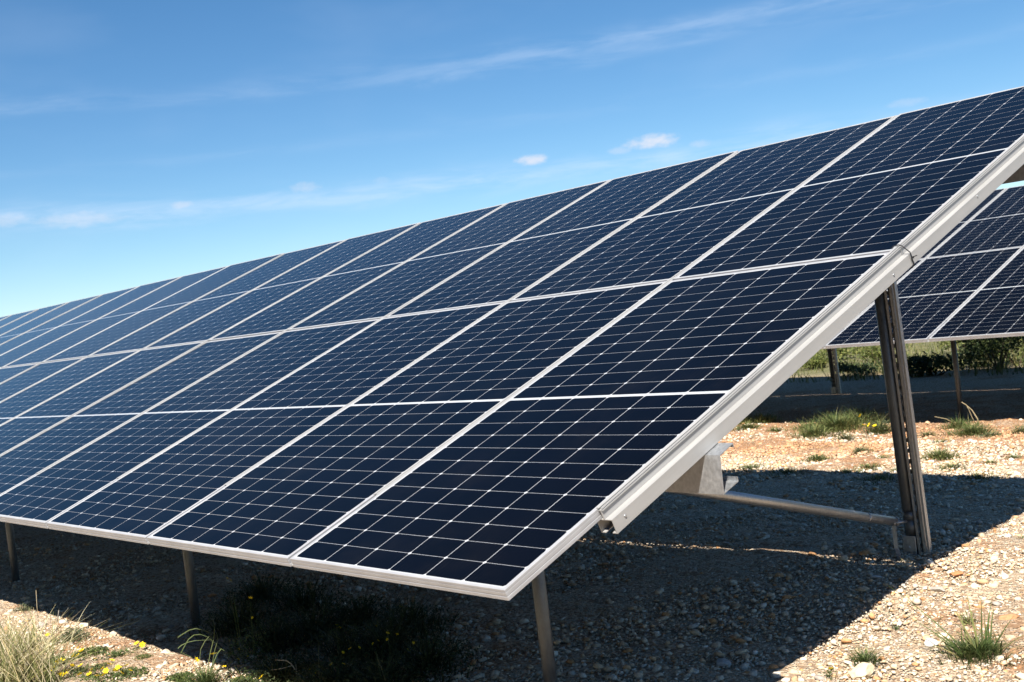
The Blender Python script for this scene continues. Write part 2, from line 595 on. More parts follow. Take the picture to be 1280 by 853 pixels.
def slotted_channel(bm, x0, y0, z0, z1, wid=.046, dep=.056, t=.003):
    """open C channel; the wall towards the viewer side carries a row of slots"""
    # back wall
    bbox(bm, x0, x0 + wid, y0 + dep - t, y0 + dep, z0, z1)
    # right wall and its return lip
    bbox(bm, x0 + wid - t, x0 + wid, y0, y0 + dep - t - .0003, z0, z1)
    bbox(bm, x0 + wid - .016, x0 + wid - t - .0003, y0, y0 + t, z0, z1)
    # left wall with slots: two strips plus rungs
    bbox(bm, x0, x0 + t, y0, y0 + .016, z0, z1)
    bbox(bm, x0, x0 + t, y0 + .036, y0 + dep - t - .0003, z0, z1)
    z = z0
    while z < z1 - .03:
        bbox(bm, x0, x0 + t, y0 + .0162, y0 + .0358, z, z + .022)
        z += .055
    bbox(bm, x0 + t + .0003, x0 + .014, y0, y0 + t, z0, z1)
    # centre rib of the front
    bbox(bm, x0 + wid + .004, x0 + wid + .016, y0 + .004, y0 + .012, z0, z1)


def obj_in(name, me, parent, loc=(0, 0, 0), rot=(0, 0, 0)):
    o = link(name, me, parent)
    o.location = loc; o.rotation_euler = rot
    return o


def solar_array(origin, tilt, cols_left, cols_right, post_xs, label, lean, rear_dx, braced, purl_x):
    """origin: world position of the panel plane's lower edge at the x = 0 seam; columns run from +cols_right to -cols_left"""
    root = empty('solar_array', origin)
    tag(root, label, 'solar array', 'rows of ground mounted solar panels')
    rt = (tilt, 0, 0)
    ct, st = math.cos(tilt), math.sin(tilt)

    def P(x, Y, Z=0.0):
        return Vector((x, Y * ct - Z * st, Y * st + Z * ct))
    r = random.Random(int(origin[1] * 10) + 5)
    for i in range(-cols_right, cols_left):
        for j in range(2):
            x = -i * (PW + GAP)
            loc = P(x, j * (PL + GAP), 0)
            jit = (tilt + math.radians(r.uniform(-.06, .06)), math.radians(r.uniform(-.05, .05)), 0)
            pn = obj_in('solar_panel', LAM, root, loc, jit)
            fr = obj_in('frame', FRM, pn)
    for i in range(-cols_right, cols_left + 1):
        end = i == -cols_right
        x = -i * (PW + GAP) + GAP / 2
        a = obj_in('seam_rail', RAIL_AE if end else RAIL_A, root, P(x, Y_RAIL0), rt)
        b = obj_in('seam_rail', RAIL_BE if end else RAIL_B, root, P(x, Y_RAIL0 + LEN1 + .004), rt)
    xr, xl = purl_x
    pm = purlin_mesh(xr - xl)
    for Y in (.88, 3.64):
        obj_in('purlin', pm, root, P(xr, Y), rt)
    # posts
    yf, yr = P(0, .88, -.15).y + .035, P(0, 3.64, -.15).y + .045
    for x in post_xs:
        wx = origin[0] + x
        zt = P(0, .88, -.088).z + (.05) * st / ct
        g = float(gh(wx, origin[1] + yf)) - origin[2]
        bm = bmesh.new()
        tube(bm, [(x - lean * .4 * (zt - g), yf, zt), (x, yf, g - .25)], .027, 16)
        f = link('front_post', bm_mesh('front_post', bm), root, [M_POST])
        g2 = float(gh(wx, origin[1] + yr)) - origin[2]
        zt2 = P(0, 3.64, -.088).z + (.02) * st / ct
        H2 = zt2 - g2
        # rear post: pipe and slotted channel side by side
        lx = -lean * H2
        post = empty('rear_post', (x + rear_dx, yr, g2), root)
        sh = Matrix(((1, 0, -lean, 0), (0, 1, 0, 0), (0, 0, 1, 0), (0, 0, 0, 1)))
        bm = bmesh.new()
        tube(bm, [(-.042, 0, -.25), (-.042, 0, H2)], .033, 20)
        bmesh.ops.transform(bm, matrix=sh, verts=bm.verts)
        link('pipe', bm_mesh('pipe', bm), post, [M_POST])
        bm = bmesh.new()
        slotted_channel(bm, 0.0, -.028, -.25, H2)
        bmesh.ops.transform(bm, matrix=sh, verts=bm.verts)
        link('slotted_channel', bm_mesh('slotted_channel', bm), post, [M_GALV])
        bm = bmesh.new()
        tube(bm, [(-.042, 0, .17), (-.042, 0, .215)], .0365, 20)
        tube(bm, [(-.042, 0, .095), (-.042, 0, .1705)], .035, 20)
        link('coupling', bm_mesh('coupling', bm), post, [M_POST])
        bm = bmesh.new()
        bbox(bm, -.078, -.004, -.040, -.033, -.02, .09, .002)
        tube(bm, [(-.045, -.047, .03), (-.045, -.036, .03)], .010, 6)
        link('foot_plate', bm_mesh('foot_plate', bm), post, [M_GALV])
        if not braced: continue
        # diagonal brace from the front post's head to the rear post's foot
        e0 = Vector((x - .045, yf + .05, zt - .085)); e1 = Vector((x + rear_dx - .095, yr - .06, g2 + .165))
        d = (e1 - e0).normalized()
        bm = bmesh.new()
        tube(bm, [e0, e1], .0245, 18)
        br = link('brace', bm_mesh('brace', bm), root, [M_GALV])
        bm = bmesh.new()
        tube(bm, [e0 + d * ((e1 - e0).length - .27), e0 + d * ((e1 - e0).length - .255)], .0258, 18)
        link('collar', bm_mesh('collar', bm), br, [M_GALV])
        bm = bmesh.new()
        tube(bm, [e1 - d * .012, e1 + d * .004], .0275, 18)
        link('end_cap', bm_mesh('end_cap', bm), br, [M_GALV])
        bm = bmesh.new()
        tube(bm, [e1 + Vector((.012, -.032, 0)), e1 + Vector((.05, .03, .0))], .007, 8)
        tube(bm, [e1 + Vector((.008, -.040, 0)), e1 + Vector((.014, -.030, .0))], .014, 6)
        link('bolt', bm_mesh('bolt', bm), br, [M_GALV])
        # bent strap hanging from the bolt to the ground
        bm = bmesh.new()
        q = e1 + Vector((.008, -.034, .025))
        gx = g2
        pts = [q, q + Vector((.001, 0, -.10)), Vector((q.x + .006, q.y - .004, gx + .035)), Vector((q.x + .018, q.y - .012, gx + .008)), Vector((q.x + .035, q.y - .03, gx - .015))]
        vs = []
        for pnt in pts:
            vs.append([bm.verts.new(pnt + Vector((sx_ * .010, sx_ * .003, 0)) + Vector((0, t_ * .0022, 0))) for sx_, t_ in ((-1, -1), (1, -1), (1, 1), (-1, 1))])
        for a_, b_ in zip(vs, vs[1:]):
            for k in range(4): bm.faces.new((a_[k], a_[(k + 1) % 4], b_[(k + 1) % 4], b_[k]))
        bm.faces.new(vs[0]); bm.faces.new(list(reversed(vs[-1])))
        link('strap', bm_mesh('strap', bm), br, [M_GALV])
    return root, P


A1, P1 = solar_array((0, 0, .8), TILT, 18, 0, [-.885, -3.86, -6.83, -9.8, -12.8, -15.8, -18.8],
                     'large tilted array of dark blue panels filling the foreground', .026, .07, True, (.1, -21.0))
A2, P2 = solar_array((-4.583, 8.375, .885), math.radians(19.83), 7, 8, [3.83, .93, -2.02, -4.97, 6.8],
                     'smaller tilted array further back at the right, beyond the strip of sunlit soil', .02, -.22, False, (9.5, -8.4))

A0, P0 = solar_array((0, -8.45, .8), TILT, 12, 12, [9.8, 6.8, 3.8, .9, -2.1, -5.0, -8.0, -11.0],  # added out of view to block low sky and darken the shade
                     'unseen array added behind the camera to block low sky light', .02, 0, False, (13.5, -13.5))

A3, P3 = solar_array((4.9 + 9 * (PW + GAP), 0, .8), TILT, 9, 0, [-.9, -3.9, -6.9, -9.4],  # unseen table put in to cut sky light from the right
                     'unseen array added across the aisle on the right to deepen the shade', .02, 0, False, (.1, -10.5))

# cable loop tied round the end rail at the splice
bm = bmesh.new()
Ys = Y_RAIL0 + LEN1 + .002
loop = [(-.016, Ys - .01, .002), (-.008, Ys - .004, .007), (.012, Ys, .009), (.022, Ys + .002, .004), (.0465, Ys + .006, -.030), (.0475, Ys + .006, -.040),
        (.0475, Ys + .004, -.086), (.040, Ys + .003, -.093), (.0, Ys, -.095), (-.028, Ys - .002, -.090)]
tube(bm, [P1(*q) for q in loop], .0022, 8)
tube(bm, [P1(.048, Ys + .006, -.052), P1(.066, Ys + .016, -.050)], .0022, 8)
bbox(bm, -.004, .004, -.005, .005, -.004, .004, 0, Matrix.Translation(P1(.050, Ys + .006, -.053)))
link('cable_tie', bm_mesh('cable_tie', bm), A1, [M_CABLE])

for Yb, Zb in ((.47, -.055), (2.2, -.058), (2.98, -.047), (4.2, -.055)):
    bm = bmesh.new()
    tube(bm, [P1(.0428, Yb, Zb), P1(.0462, Yb, Zb)], [.0055, .0040], 8)
    link('rivet', bm_mesh('rivet', bm), A1, [M_GALV])
#VEG
# ------------------------------------------------------------------ gravel
def ico():
    bm = bmesh.new(); bmesh.ops.create_icosphere(bm, subdivisions=1, radius=1)
    v = np.array([q.co[:] for q in bm.verts]); f = np.array([[q.index for q in t.verts] for t in bm.faces])
    bm.free(); return v, f


ICO_V, ICO_F = ico()
PAL = np.array([(.66, .57, .44), (.62, .49, .35), (.70, .64, .54), (.56, .42, .28), (.52, .28, .13), (.42, .37, .32), (.64, .54, .41), (.58, .38, .22)])


def stones_mesh(name, x, y, size, pal_w=None, sink=.25):
    n = len(x)
    q = RNG.normal(size=(n, 4)); q /= np.linalg.norm(q, axis=1)[:, None]
    w_, a, b, c = q.T
    R = np.stack([1 - 2 * (b * b + c * c), 2 * (a * b - c * w_), 2 * (a * c + b * w_), 2 * (a * b + c * w_), 1 - 2 * (a * a + c * c), 2 * (b * c - a * w_),
                  2 * (a * c - b * w_), 2 * (b * c + a * w_), 1 - 2 * (a * a + b * b)], 1).reshape(n, 3, 3)
    jit = 1 + RNG.uniform(-.28, .28, size=(n, len(ICO_V), 1))
    V = ICO_V[None] * jit * np.stack([RNG.uniform(.7, 1.25, n), RNG.uniform(.6, 1, n), RNG.uniform(.45, .8, n)], 1)[:, None, :]
    V = np.einsum('nij,nkj->nki', R, V)
    V[:, :, 2] *= .62
    V *= (size / 2)[:, None, None]
    z = gh(x, y) + size * (.5 - sink) * .6
    V += np.stack([x, y, z], 1)[:, None, :]
    F = ICO_F[None] + (np.arange(n) * len(ICO_V))[:, None, None]
    me = mesh_np(name, V.reshape(-1, 3), F.reshape(-1, 3))
    p = PAL[RNG.choice(len(PAL), n, p=pal_w)] * RNG.uniform(.8, 1.25, (n, 1))
    # stones lying on the red soil are stained by it
    st_ = np.clip((y - 6.3) / .8, 0, 1) * np.clip((10 - y) / 1.5, 0, 1) * (np.sin(1.1 * x + 1.3 * np.sin(2.2 * y)) + np.sin(2.7 * y + x) > .1)
    p = p * (1 - .75 * st_[:, None]) + np.array([[.52, .26, .12]]) * .75 * st_[:, None]
    set_tint(me, np.repeat(p, len(ICO_V), 0))
    return me


def clump(x, y):
    return .5 + .5 * np.sin(2.3 * x + 1.7 * np.sin(1.9 * y)) * np.cos(2.9 * y + 1.3 * np.sin(2.1 * x))


def polar(n, r0, r1, keep=.35):
    r = RNG.uniform(r0, r1, n); a = np.radians(RNG.uniform(-82, -8, n))
    x = CAM.x + r * np.sin(a); y = CAM.y + r * np.cos(a)
    k = RNG.random(n) < keep + (1 - keep) * clump(x, y)
    return x[k], y[k]


PW_ = np.array([.17, .20, .09, .16, .08, .06, .14, .10])
x1, y1 = polar(300000, 2.4, 11.5, .5)
s1 = np.exp(RNG.normal(math.log(.0112), .45, len(x1))).clip(.005, .036)
s1_strip = np.exp(RNG.normal(math.log(.021), .45, 26000)).clip(.01, .06)
x2, y2 = polar(14000, 2.4, 12)
x3 = RNG.uniform(-9, 1.5, 26000); y3 = RNG.normal(7.1, .9, 26000)
x1 = np.concatenate([x1, x3]); y1 = np.concatenate([y1, y3])
s2 = .022 + .04 * RNG.random(len(x2)) ** 2
gv = link('gravel', stones_mesh('gravel', np.concatenate([x1, x2]), np.concatenate([y1, y2]), np.concatenate([s1, s1_strip, s2]), PW_), None, [M_STONE])
tag(gv, 'loose limestone gravel strewn over the bare ground', 'gravel', kind='stuff')


def rock(px, py, size, tint, label, flat=.5):
    p = at(px, py)
    bm = bmesh.new(); bmesh.ops.create_icosphere(bm, subdivisions=3, radius=1)
    r = random.Random(px * 7 + py)
    planes = [(Vector((r.gauss(0, 1), r.gauss(0, 1), r.gauss(0, 1))).normalized(), r.uniform(.55, .85)) for _ in range(13)]
    for v in bm.verts:
        for nrm, d in planes:
            k = v.co.dot(nrm) - d
            if k > 0: v.co -= nrm * k
        v.co += v.co.normalized() * r.uniform(-.015, .015)
        v.co = Vector((v.co.x * r.uniform(.995, 1.005) * 1.15, v.co.y * .8, v.co.z * flat)) * size * .5 * 1.25
    bmesh.ops.transform(bm, matrix=Matrix.Rotation(r.uniform(0, 6.28), 4, 'Z'), verts=bm.verts)
    me = bm_mesh('rock', bm); set_tint(me, [tint] * len(me.vertices))
    o = link('rock', me, None, [M_STONE]); o.location = (p.x, p.y, p.z + size * flat * .3)
    tag(o, label, 'rock', 'bigger stones lying in the gravel')


rock(903, 832, .060, (.50, .49, .47), 'pale grey stone in the shade at the bottom, left of the shadow edge')
rock(1078, 846, .085, (.66, .53, .36), 'cream stone right in front of the small green tuft at the bottom edge', .7)
rock(1196, 720, .055, (.45, .20, .09), 'rusty orange stone above the upright grass spikes on the sunlit gravel')
rock(1262, 776, .070, (.44, .22, .11), 'reddish brown stone on the right behind the big green grass tuft')
rock(1172, 738, .065, (.40, .36, .31), 'flat grey slab near the middle of the sunlit gravel on the right', .35)
rock(1165, 806, .060, (.68, .66, .62), 'white stone beside the left blades of the big green tuft')
rock(1095, 723, .040, (.55, .52, .48), 'light stone in the shade below the rear post, next to the strap')
rock(143, 795, .055, (.62, .52, .40), 'cream stone on the sunlit bank at the lower left', .7)
rock(106, 784, .05, (.58, .50, .40), 'pale stone at the very edge of the shadow at the lower left', .7)
rock(208, 818, .045, (.66, .55, .42), 'small sunlit stone at the shadow edge left of the green grass tuft', .7)


# ------------------------------------------------------------------ grass and flowers
class Blades:
    def __init__(s, seed=1):
        s.V = []; s.F = []; s.T = []; s.r = random.Random(seed)

    def strip(s, pts, wid, tint, side=None):
        b = len(s.V); n = len(pts)
        for i, p in enumerate(pts):
            t = i / (n - 1)
            d = (pts[min(i + 1, n - 1)] - pts[max(i - 1, 0)])
            sd = side if side is not None else Vector((-d.y, d.x, 0))
            if sd.length < 1e-6: sd = Vector((1, 0, 0))
            sd = sd.normalized() * wid * .5 * (1 - t ** 2.2 * .92)
            s.V += [p - sd, p + sd]
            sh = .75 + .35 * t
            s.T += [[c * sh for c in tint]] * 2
            if i: s.F.append((b + 2 * i - 2, b + 2 * i - 1, b + 2 * i + 1, b + 2 * i))

    def blade(s, base, az, h, reach, wid, tint, seg=5, droop=.0):
        r = s.r
        dirv = Vector((math.cos(az), math.sin(az), 0)); side = Vector((-math.sin(az), math.cos(az), 0))
        k = r.uniform(-.15, .15)
        pts = []
        for i in range(seg + 1):
            t = i / seg
            pts.append(Vector(base) + dirv * reach * (t ** 1.6) + side * k * reach * t * t + Vector((0, 0, h * (t - droop * t * t * t))))
        sd = (side + dirv * r.uniform(-.8, .8)).normalized()
        s.strip(pts, wid, tint, sd)

    def leaf(s, p, size, tint):
        r = s.r
        a = Vector((r.gauss(0, 1), r.gauss(0, 1), r.gauss(0, .7))).normalized() * size
        b = a.cross(Vector((r.gauss(0, 1), r.gauss(0, 1), r.gauss(0, 1)))).normalized() * size * .45
        i = len(s.V)
        s.V += [p - a, p + b, p + a, p - b]; s.T += [tint] * 4; s.F.append((i, i + 1, i + 2, i + 3))

    def mesh(s, name):
        me = mesh_np(name, [tuple(v) for v in s.V], s.F)
        set_tint(me, s.T)
        return me


GREENS = [(.075, .115, .030), (.095, .135, .040), (.055, .09, .03), (.13, .15, .05)]
SAGE = [(.12, .14, .08), (.16, .17, .10), (.09, .11, .06)]
STRAW = [(.52, .44, .25), (.62, .55, .36), (.38, .32, .15), (.22, .23, .08)]


def jt(r, c, a=.2):
    k = 1 + r.uniform(-a, a)
    return [min(1, q * k * (1 + r.uniform(-.06, .06))) for q in c]


def tuft(px, py, wid, h, n, label, pal=GREENS, stalks=0, stalk_h=.2, name='grass_tuft', blade_w=.0035, cat='grass tuft', dry_stalk=True, pos=None, leafy=0):
    p = pos if pos is not None else at(px, py)
    B = Blades(int(px * 31 + py))
    r = B.r
    for _ in range(n):
        a = r.uniform(0, 6.283); rad = wid * .5 * min(1.25, abs(r.gauss(0, .52)))
        q = (rad * math.cos(a), rad * math.sin(a) * .8, 0)
        hh = h * r.uniform(.45, 1.1) * (1 - .5 * min(1, rad / (wid * .5)))
        B.blade(q, a + r.uniform(-.9, .9), hh, hh * r.uniform(.25, 1.1), blade_w * r.uniform(.6, 1.2), jt(r, r.choice(pal), .3), 4, r.uniform(0, .5))
    for _ in range(leafy):
        a = r.uniform(0, 6.283); rad = wid * .5 * math.sqrt(r.random())
        B.leaf(Vector((rad * math.cos(a), rad * math.sin(a), h * .75 * r.random() ** 1.3 * (1.1 - rad / (wid * .5) * .6))), r.uniform(.004, .010), jt(r, r.choice(pal), .3))
    for _ in range(stalks):
        a = r.uniform(0, 6.283)
        c = r.choice(STRAW[2:] + GREENS[:2]) if dry_stalk else r.choice(pal)
        B.blade((r.uniform(-.2, .2) * wid, r.uniform(-.2, .2) * wid, 0), a, stalk_h * r.uniform(.6, 1.1), stalk_h * r.uniform(.15, .9), .0026, jt(r, c), 7, r.uniform(0, .3))
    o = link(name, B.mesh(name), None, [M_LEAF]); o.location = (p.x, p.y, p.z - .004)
    tag(o, label, cat, 'grass tufts and herbs growing in the gravel')
    return o


big = tuft(1222, 822, .30, .12, 900, 'largest green grass tuft, with long thin stalks, on the sunlit gravel at lower right', stalks=0)
# its long stalks are laid out one by one
B = Blades(5)
pb = at(1222, 822)
camr = Vector((RCW[0][0], RCW[0][1], RCW[0][2])); fw = Vector((RCW[2][0], RCW[2][1], 0)).normalized()
for (x0, dx_, h_, back, c) in [(-.05, -.20, .16, .10, 1), (-.05, -.15, .15, .02, 1), (-.07, -.26, .07, .0, 3), (-.03, -.24, .25, .16, 2), (.02, .02, .24, .0, 2), (.03, .06, .22, .03, 1),
                               (.05, .11, .17, .0, 1), (.06, .16, .12, -.02, 0), (.0, -.06, .2, .05, 0), (.07, .18, .05, .02, 3), (.01, -.02, .25, .02, 0), (-.06, -.18, .09, -.03, 1), (.04, .02, .17, .04, 2)]:
    pts = []
    for i in range(9):
        t = i / 8
        pts.append(camr * (x0 + dx_ * t ** 1.3) + fw * back * t + Vector((0, 0, h_ * math.sin(t * 1.75) / math.sin(1.75) if h_ < .1 else h_ * t)))
    B.strip(pts, .0085, jt(B.r, (STRAW[3], GREENS[0], GREENS[3], STRAW[2])[c]), camr)
for _ in range(16):
    r_ = B.r
    B.blade((r_.uniform(-.08, .08), r_.uniform(-.06, .06), 0), r_.uniform(0, 6.28), r_.uniform(.08, .22), r_.uniform(.08, .2), .0075, jt(r_, r_.choice([GREENS[0], GREENS[3], STRAW[2], STRAW[3]])), 7, r_.uniform(.1, .5))
so = link('stalks', B.mesh('stalks'), big, [M_LEAF])

tuft(1083, 830, .13, .09, 240, 'small green tuft behind a cream stone at the bottom edge of the photo', stalks=6, stalk_h=.11)
tuft(1212, 782, .06, .10, 46, 'narrow upright grass spikes directly behind the largest tuft', [GREENS[1], GREENS[3], STRAW[3]], leafy=60)
tuft(1120, 786, .08, .035, 26, 'tiny flat sprig with dark twigs on the pale gravel left of the largest tuft', [(.10, .10, .06), GREENS[0]])
tuft(1278, 676, .12, .035, 120, 'low green patch cut by the right edge of the photo, beside the shadow tip')
tuft(1140, 745, .05, .03, 18, 'thin straw blades lying across the shadow edge below the rear post', STRAW)
# strip of open ground between the rows
STRIP = [
    (1018, 546, .40, .12, 330, 'straggly yellow green weeds in front of the gap left of the biggest clump', GREENS + [STRAW[3]], 8),
    (1075, 530, .50, .16, 420, 'tall weeds behind the round flowering clump, at the shadow edge', SAGE + GREENS, 12),
    (925, 530, .40, .12, 300, 'weeds peeping out behind the beam at the far shadow edge', GREENS, 6),
    (955, 528, .34, .12, 260, 'green weeds at the shadow edge between the beam and the bushy clumps', GREENS, 5),
    (1127, 590, .18, .05, 80, 'olive sprouts on the shadow line touching the left side of the rear post', SAGE, 2),
    (1200, 536, .30, .10, 240, 'weeds at the shadow edge just left of the arching dry stems', GREENS, 6),
    (1100, 600, .34, .05, 160, 'thin olive weeds running along the shadow line left of the rear post', SAGE, 4),
    (1222, 598, .30, .04, 120, 'thin olive weeds on the shadow line near the right edge', SAGE, 3),
    (985, 592, .36, .05, 160, 'thin weeds on the shadow line above the middle of the brace', SAGE, 4),
    (1045, 538, .52, .17, 620, 'biggest bushy green clump at the shadow edge between the two rows', GREENS, 14),
    (1100, 542, .24, .14, 240, 'round green clump with yellow flowers just left of the rear post', SAGE + GREENS, 5),
    (935, 537, .26, .08, 240, 'low green tuft against the beam at the left end of the open strip', GREENS, 4),
    (1010, 538, .30, .10, 200, 'green tuft between the leftmost strip tuft and the biggest clump', GREENS, 4),
    (970, 540, .18, .06, 110, 'small tuft near the shadow edge, second from the left in the open strip', GREENS, 2),
    (1022, 576, .20, .06, 160, 'flat green tuft in the middle of the orange soil, left of the rear post', GREENS, 0),
    (1057, 550, .18, .07, 110, 'pale green tuft in front of the biggest clump', SAGE, 2),
    (1076, 566, .17, .06, 110, 'small grey green tuft below the round clump with yellow flowers', SAGE, 0),
    (1086, 586, .19, .05, 120, 'low green tuft close to the shadow line, left of the rear post', GREENS, 2),
    (1060, 592, .30, .04, 120, 'dull olive patch right on the shadow line between brace and post', SAGE, 0),
    (940, 586, .26, .045, 140, 'dull olive tuft on the shadow line above the brace pipe', SAGE, 2),
    (1104, 574, .12, .04, 60, 'tiny tuft touching the left side of the rear post', GREENS, 0),
    (1176, 574, .23, .09, 210, 'yellow green spiky tuft just right of the rear post', [GREENS[1], GREENS[3]], 6),
    (1216, 544, .34, .11, 330, 'wide green clump at the shadow edge with two dry arching stems', GREENS, 4),
    (1240, 546, .22, .05, 130, 'grey green creeping patch right of the clump with arching stems', SAGE, 0),
    (1159, 546, .15, .06, 80, 'small grey green tuft between the rear post and the wide clump', SAGE, 0),
    (1178, 554, .14, .04, 60, 'tiny tuft in front of the wide clump, above the spiky yellow green one', GREENS, 0),
    (1190, 586, .22, .05, 110, 'olive tuft on the shadow line right of the rear post', SAGE, 2),
    (1237, 580, .10, .04, 50, 'small dark green tuft on the pale gravel near the right edge', GREENS, 0),
    (1268, 574, .13, .04, 60, 'last small tuft in the strip, near the right edge of the photo', GREENS, 0),
    (1276, 541, .16, .08, 90, 'pale herb at the shadow edge cut by the right edge of the photo', SAGE, 2),
]
for (x, y, w_, h, n, lb, pal, stk) in STRIP:
    tuft(x, y, w_ * 1.35, h * 1.35, int(n * 1.6), lb, pal + [STRAW[3], GREENS[3], (.20, .21, .08)], stk + 3, h * 1.9, blade_w=.007, leafy=int(n * 1.4))

# arching dry stems beside the wide clump, and the crooked twigs at lower left
def twig(name, pts3, label, rad=.003, tint=(.40, .33, .20), cat='dry twig', branches=()):
    bm = bmesh.new()
    p0 = Vector(pts3[0])
    tube(bm, [Vector(q) - p0 for q in pts3], [rad * (1 - .55 * i / (len(pts3) - 1)) for i in range(len(pts3))], 6)
    for br in branches:
        tube(bm, [Vector(q) - p0 for q in br], [rad * .6 * (1 - .4 * i / (len(br) - 1)) for i in range(len(br))], 5)
    me = bm_mesh(name, bm); set_tint(me, [tint] * len(me.vertices))
    o = link(name, me, None, [M_LEAF]); o.location = p0
    tag(o, label, cat)
    return o


def planar(px, py, pix):
    """points at pixels, all in the upright plane through the ground point seen at (px, py) that faces the camera"""
    g = at(px, py); out = []
    for (x, y) in pix:
        d = ray(x, y); s = (g - CAM).dot(fw) / d.dot(fw)
        out.append(CAM + d * s)
    return out


twig('dead_twig', planar(1222, 533, [(1222, 534), (1222, 524), (1215, 513), (1207, 506), (1202, 503)]), 'pale arching dry stem with a fork, leaning out of the shade at the second row', .008,
     branches=[planar(1222, 533, [(1221, 532), (1215, 522), (1211, 512), (1208, 507)])])
twig('dead_twig', planar(1190, 530, [(1195, 531), (1183, 524), (1168, 521)]), 'short dry stem lying low at the shadow edge right of the rear post', .006)
twig('dead_twig', planar(385, 853, [(390, 862), (376, 847), (364, 830), (358, 826), (344, 825)]), 'crooked pale dry stem rising from the bottom edge under the array, centre left', .0035, (.62, .52, .36),
     branches=[planar(385, 853, [(366, 832), (352, 836), (338, 838)]), planar(385, 853, [(371, 860), (371, 845), (370, 831)])])
twig('dead_twig', planar(432, 853, [(440, 862), (428, 850), (418, 836), (410, 822)]), 'straight brown dry stem in the dark under the array, right of the crooked one', .003, (.40, .26, .15),
     branches=[planar(432, 853, [(448, 862), (442, 850), (438, 842)])])
twig('dead_twig', planar(50, 822, [(56, 826), (49, 800), (47, 770), (45, 738)]), 'tall thin single dry stalk standing up at the lower left against the shade', .0028, (.48, .40, .26))
twig('dead_twig', planar(73, 778, [(71, 779), (73, 768), (74, 759)]), 'short grey stub of a stalk at the shadow edge at lower left', .004, (.40, .37, .32))

def seedlings():
    B = Blades(404); r = B.r
    spots = []
    for _ in range(520):
        spots.append((r.uniform(-8, 0), r.gauss(7.3, .9), 1.5))
    for _ in range(160):
        spots.append((r.uniform(-7, -2), r.uniform(-.4, .75), 1.0))
    for _ in range(130):
        spots.append((r.uniform(-1.5, 1.2), r.uniform(1.0, 5.5), .8))
    for (x, y, k) in spots:
        if clump(x * 1.7, y * 2.3) < r.random() * .9: continue
        b0 = Vector((x, y, float(gh(x, y))))
        dry = r.random() < .4
        for _ in range(r.randint(4, 11)):
            h_ = r.uniform(.008, .045) * k
            B.blade(b0 + Vector((r.gauss(0, .02), r.gauss(0, .02), 0)), r.uniform(0, 6.28), h_, h_ * r.uniform(.5, 2.2), .0035, jt(r, r.choice(STRAW if dry else GREENS + SAGE), .3), 3, .3)
    o = link('weed_seedlings', B.mesh('weed_seedlings'), None, [M_LEAF])
    tag(o, 'scattered tiny weed seedlings and dead litter between the stones', 'seedlings', kind='stuff')


seedlings()
# lower left corner
B = Blades(77)
for _ in range(1300):
    r = B.r
    q = (r.gauss(0, .12), r.gauss(0, .10), 0)
    lean_ = r.gauss(-.10, .22)
    h_ = r.uniform(.12, .42)
    side_ = camr * lean_ + fw * r.gauss(0, .10)
    pts = [Vector(q) + side_ * (i / 6) ** 1.4 + Vector((0, 0, h_ * (i / 6 - .12 * (i / 6) ** 3))) for i in range(7)]
    B.strip(pts, r.uniform(.003, .006), jt(r, r.choice(STRAW + [GREENS[3]]), .3), (camr + fw * r.uniform(-.6, .6)))
gp = at(8, 862)
dc = link('dry_grass_clump', B.mesh('dry_grass_clump'), None, [M_LEAF]); dc.location = gp
tag(dc, 'tall straw coloured clump of dry grass in the lower left corner', 'dry grass')
tuft(90, 800, .20, .10, 200, 'grey green leafy herb right of the tall straw clump', SAGE, 3, .14, leafy=500)
tuft(40, 812, .24, .15, 240, 'olive grass inside the right half of the straw clump', [STRAW[3], GREENS[3], SAGE[0]], 8, .26)
tuft(30, 764, .18, .07, 120, 'low herb at the shadow edge above the straw clump', SAGE, 2, .1, leafy=200)
tuft(148, 822, .26, .05, 300, 'low dark green patch on the sunlit bank between the flowers and the shade', GREENS, 0, leafy=400)
tuft(95, 845, .28, .06, 420, 'low green mat with yellow flowers right of the straw clump', GREENS, 0, leafy=500)
tuft(130, 838, .25, .05, 300, 'low green mat in the middle of the yellow flowers', GREENS, 0, leafy=400)
tuft(55, 860, .3, .08, 380, 'olive grass at the bottom edge under the straw clump', [STRAW[3], GREENS[3], GREENS[0]], 6, .15)
for (x_, y_, w2, n_, lb_) in [(70, 830, .2, 240, 'low green patch between the straw clump and the flowering mat'), (112, 818, .2, 220, 'low green patch behind the flowering mat'),
                              (160, 845, .2, 220, 'low green patch nearest the bare gravel at the bottom left'), (115, 856, .3, 380, 'green mat cut by the bottom edge under the yellow flowers'),
                              (178, 826, .12, 110, 'tiny green patch by the pair of yellow flowers at the shadow edge'), (225, 850, .14, 140, 'small green tuft left of the fresh green one at the bottom edge'),
                              (300, 856, .16, 160, 'small shaded tuft right of the fresh green one at the bottom edge')]:
    tuft(x_, y_, w2, .05, n_, lb_, GREENS + [(.16, .20, .05)], 6, .09, leafy=n_ * 4)
gt = tuft(256, 856, .24, .11, 420, 'fresh green grass tuft with arching blades at the bottom edge, on the shadow line', GREENS, 0)
B = Blades(6)
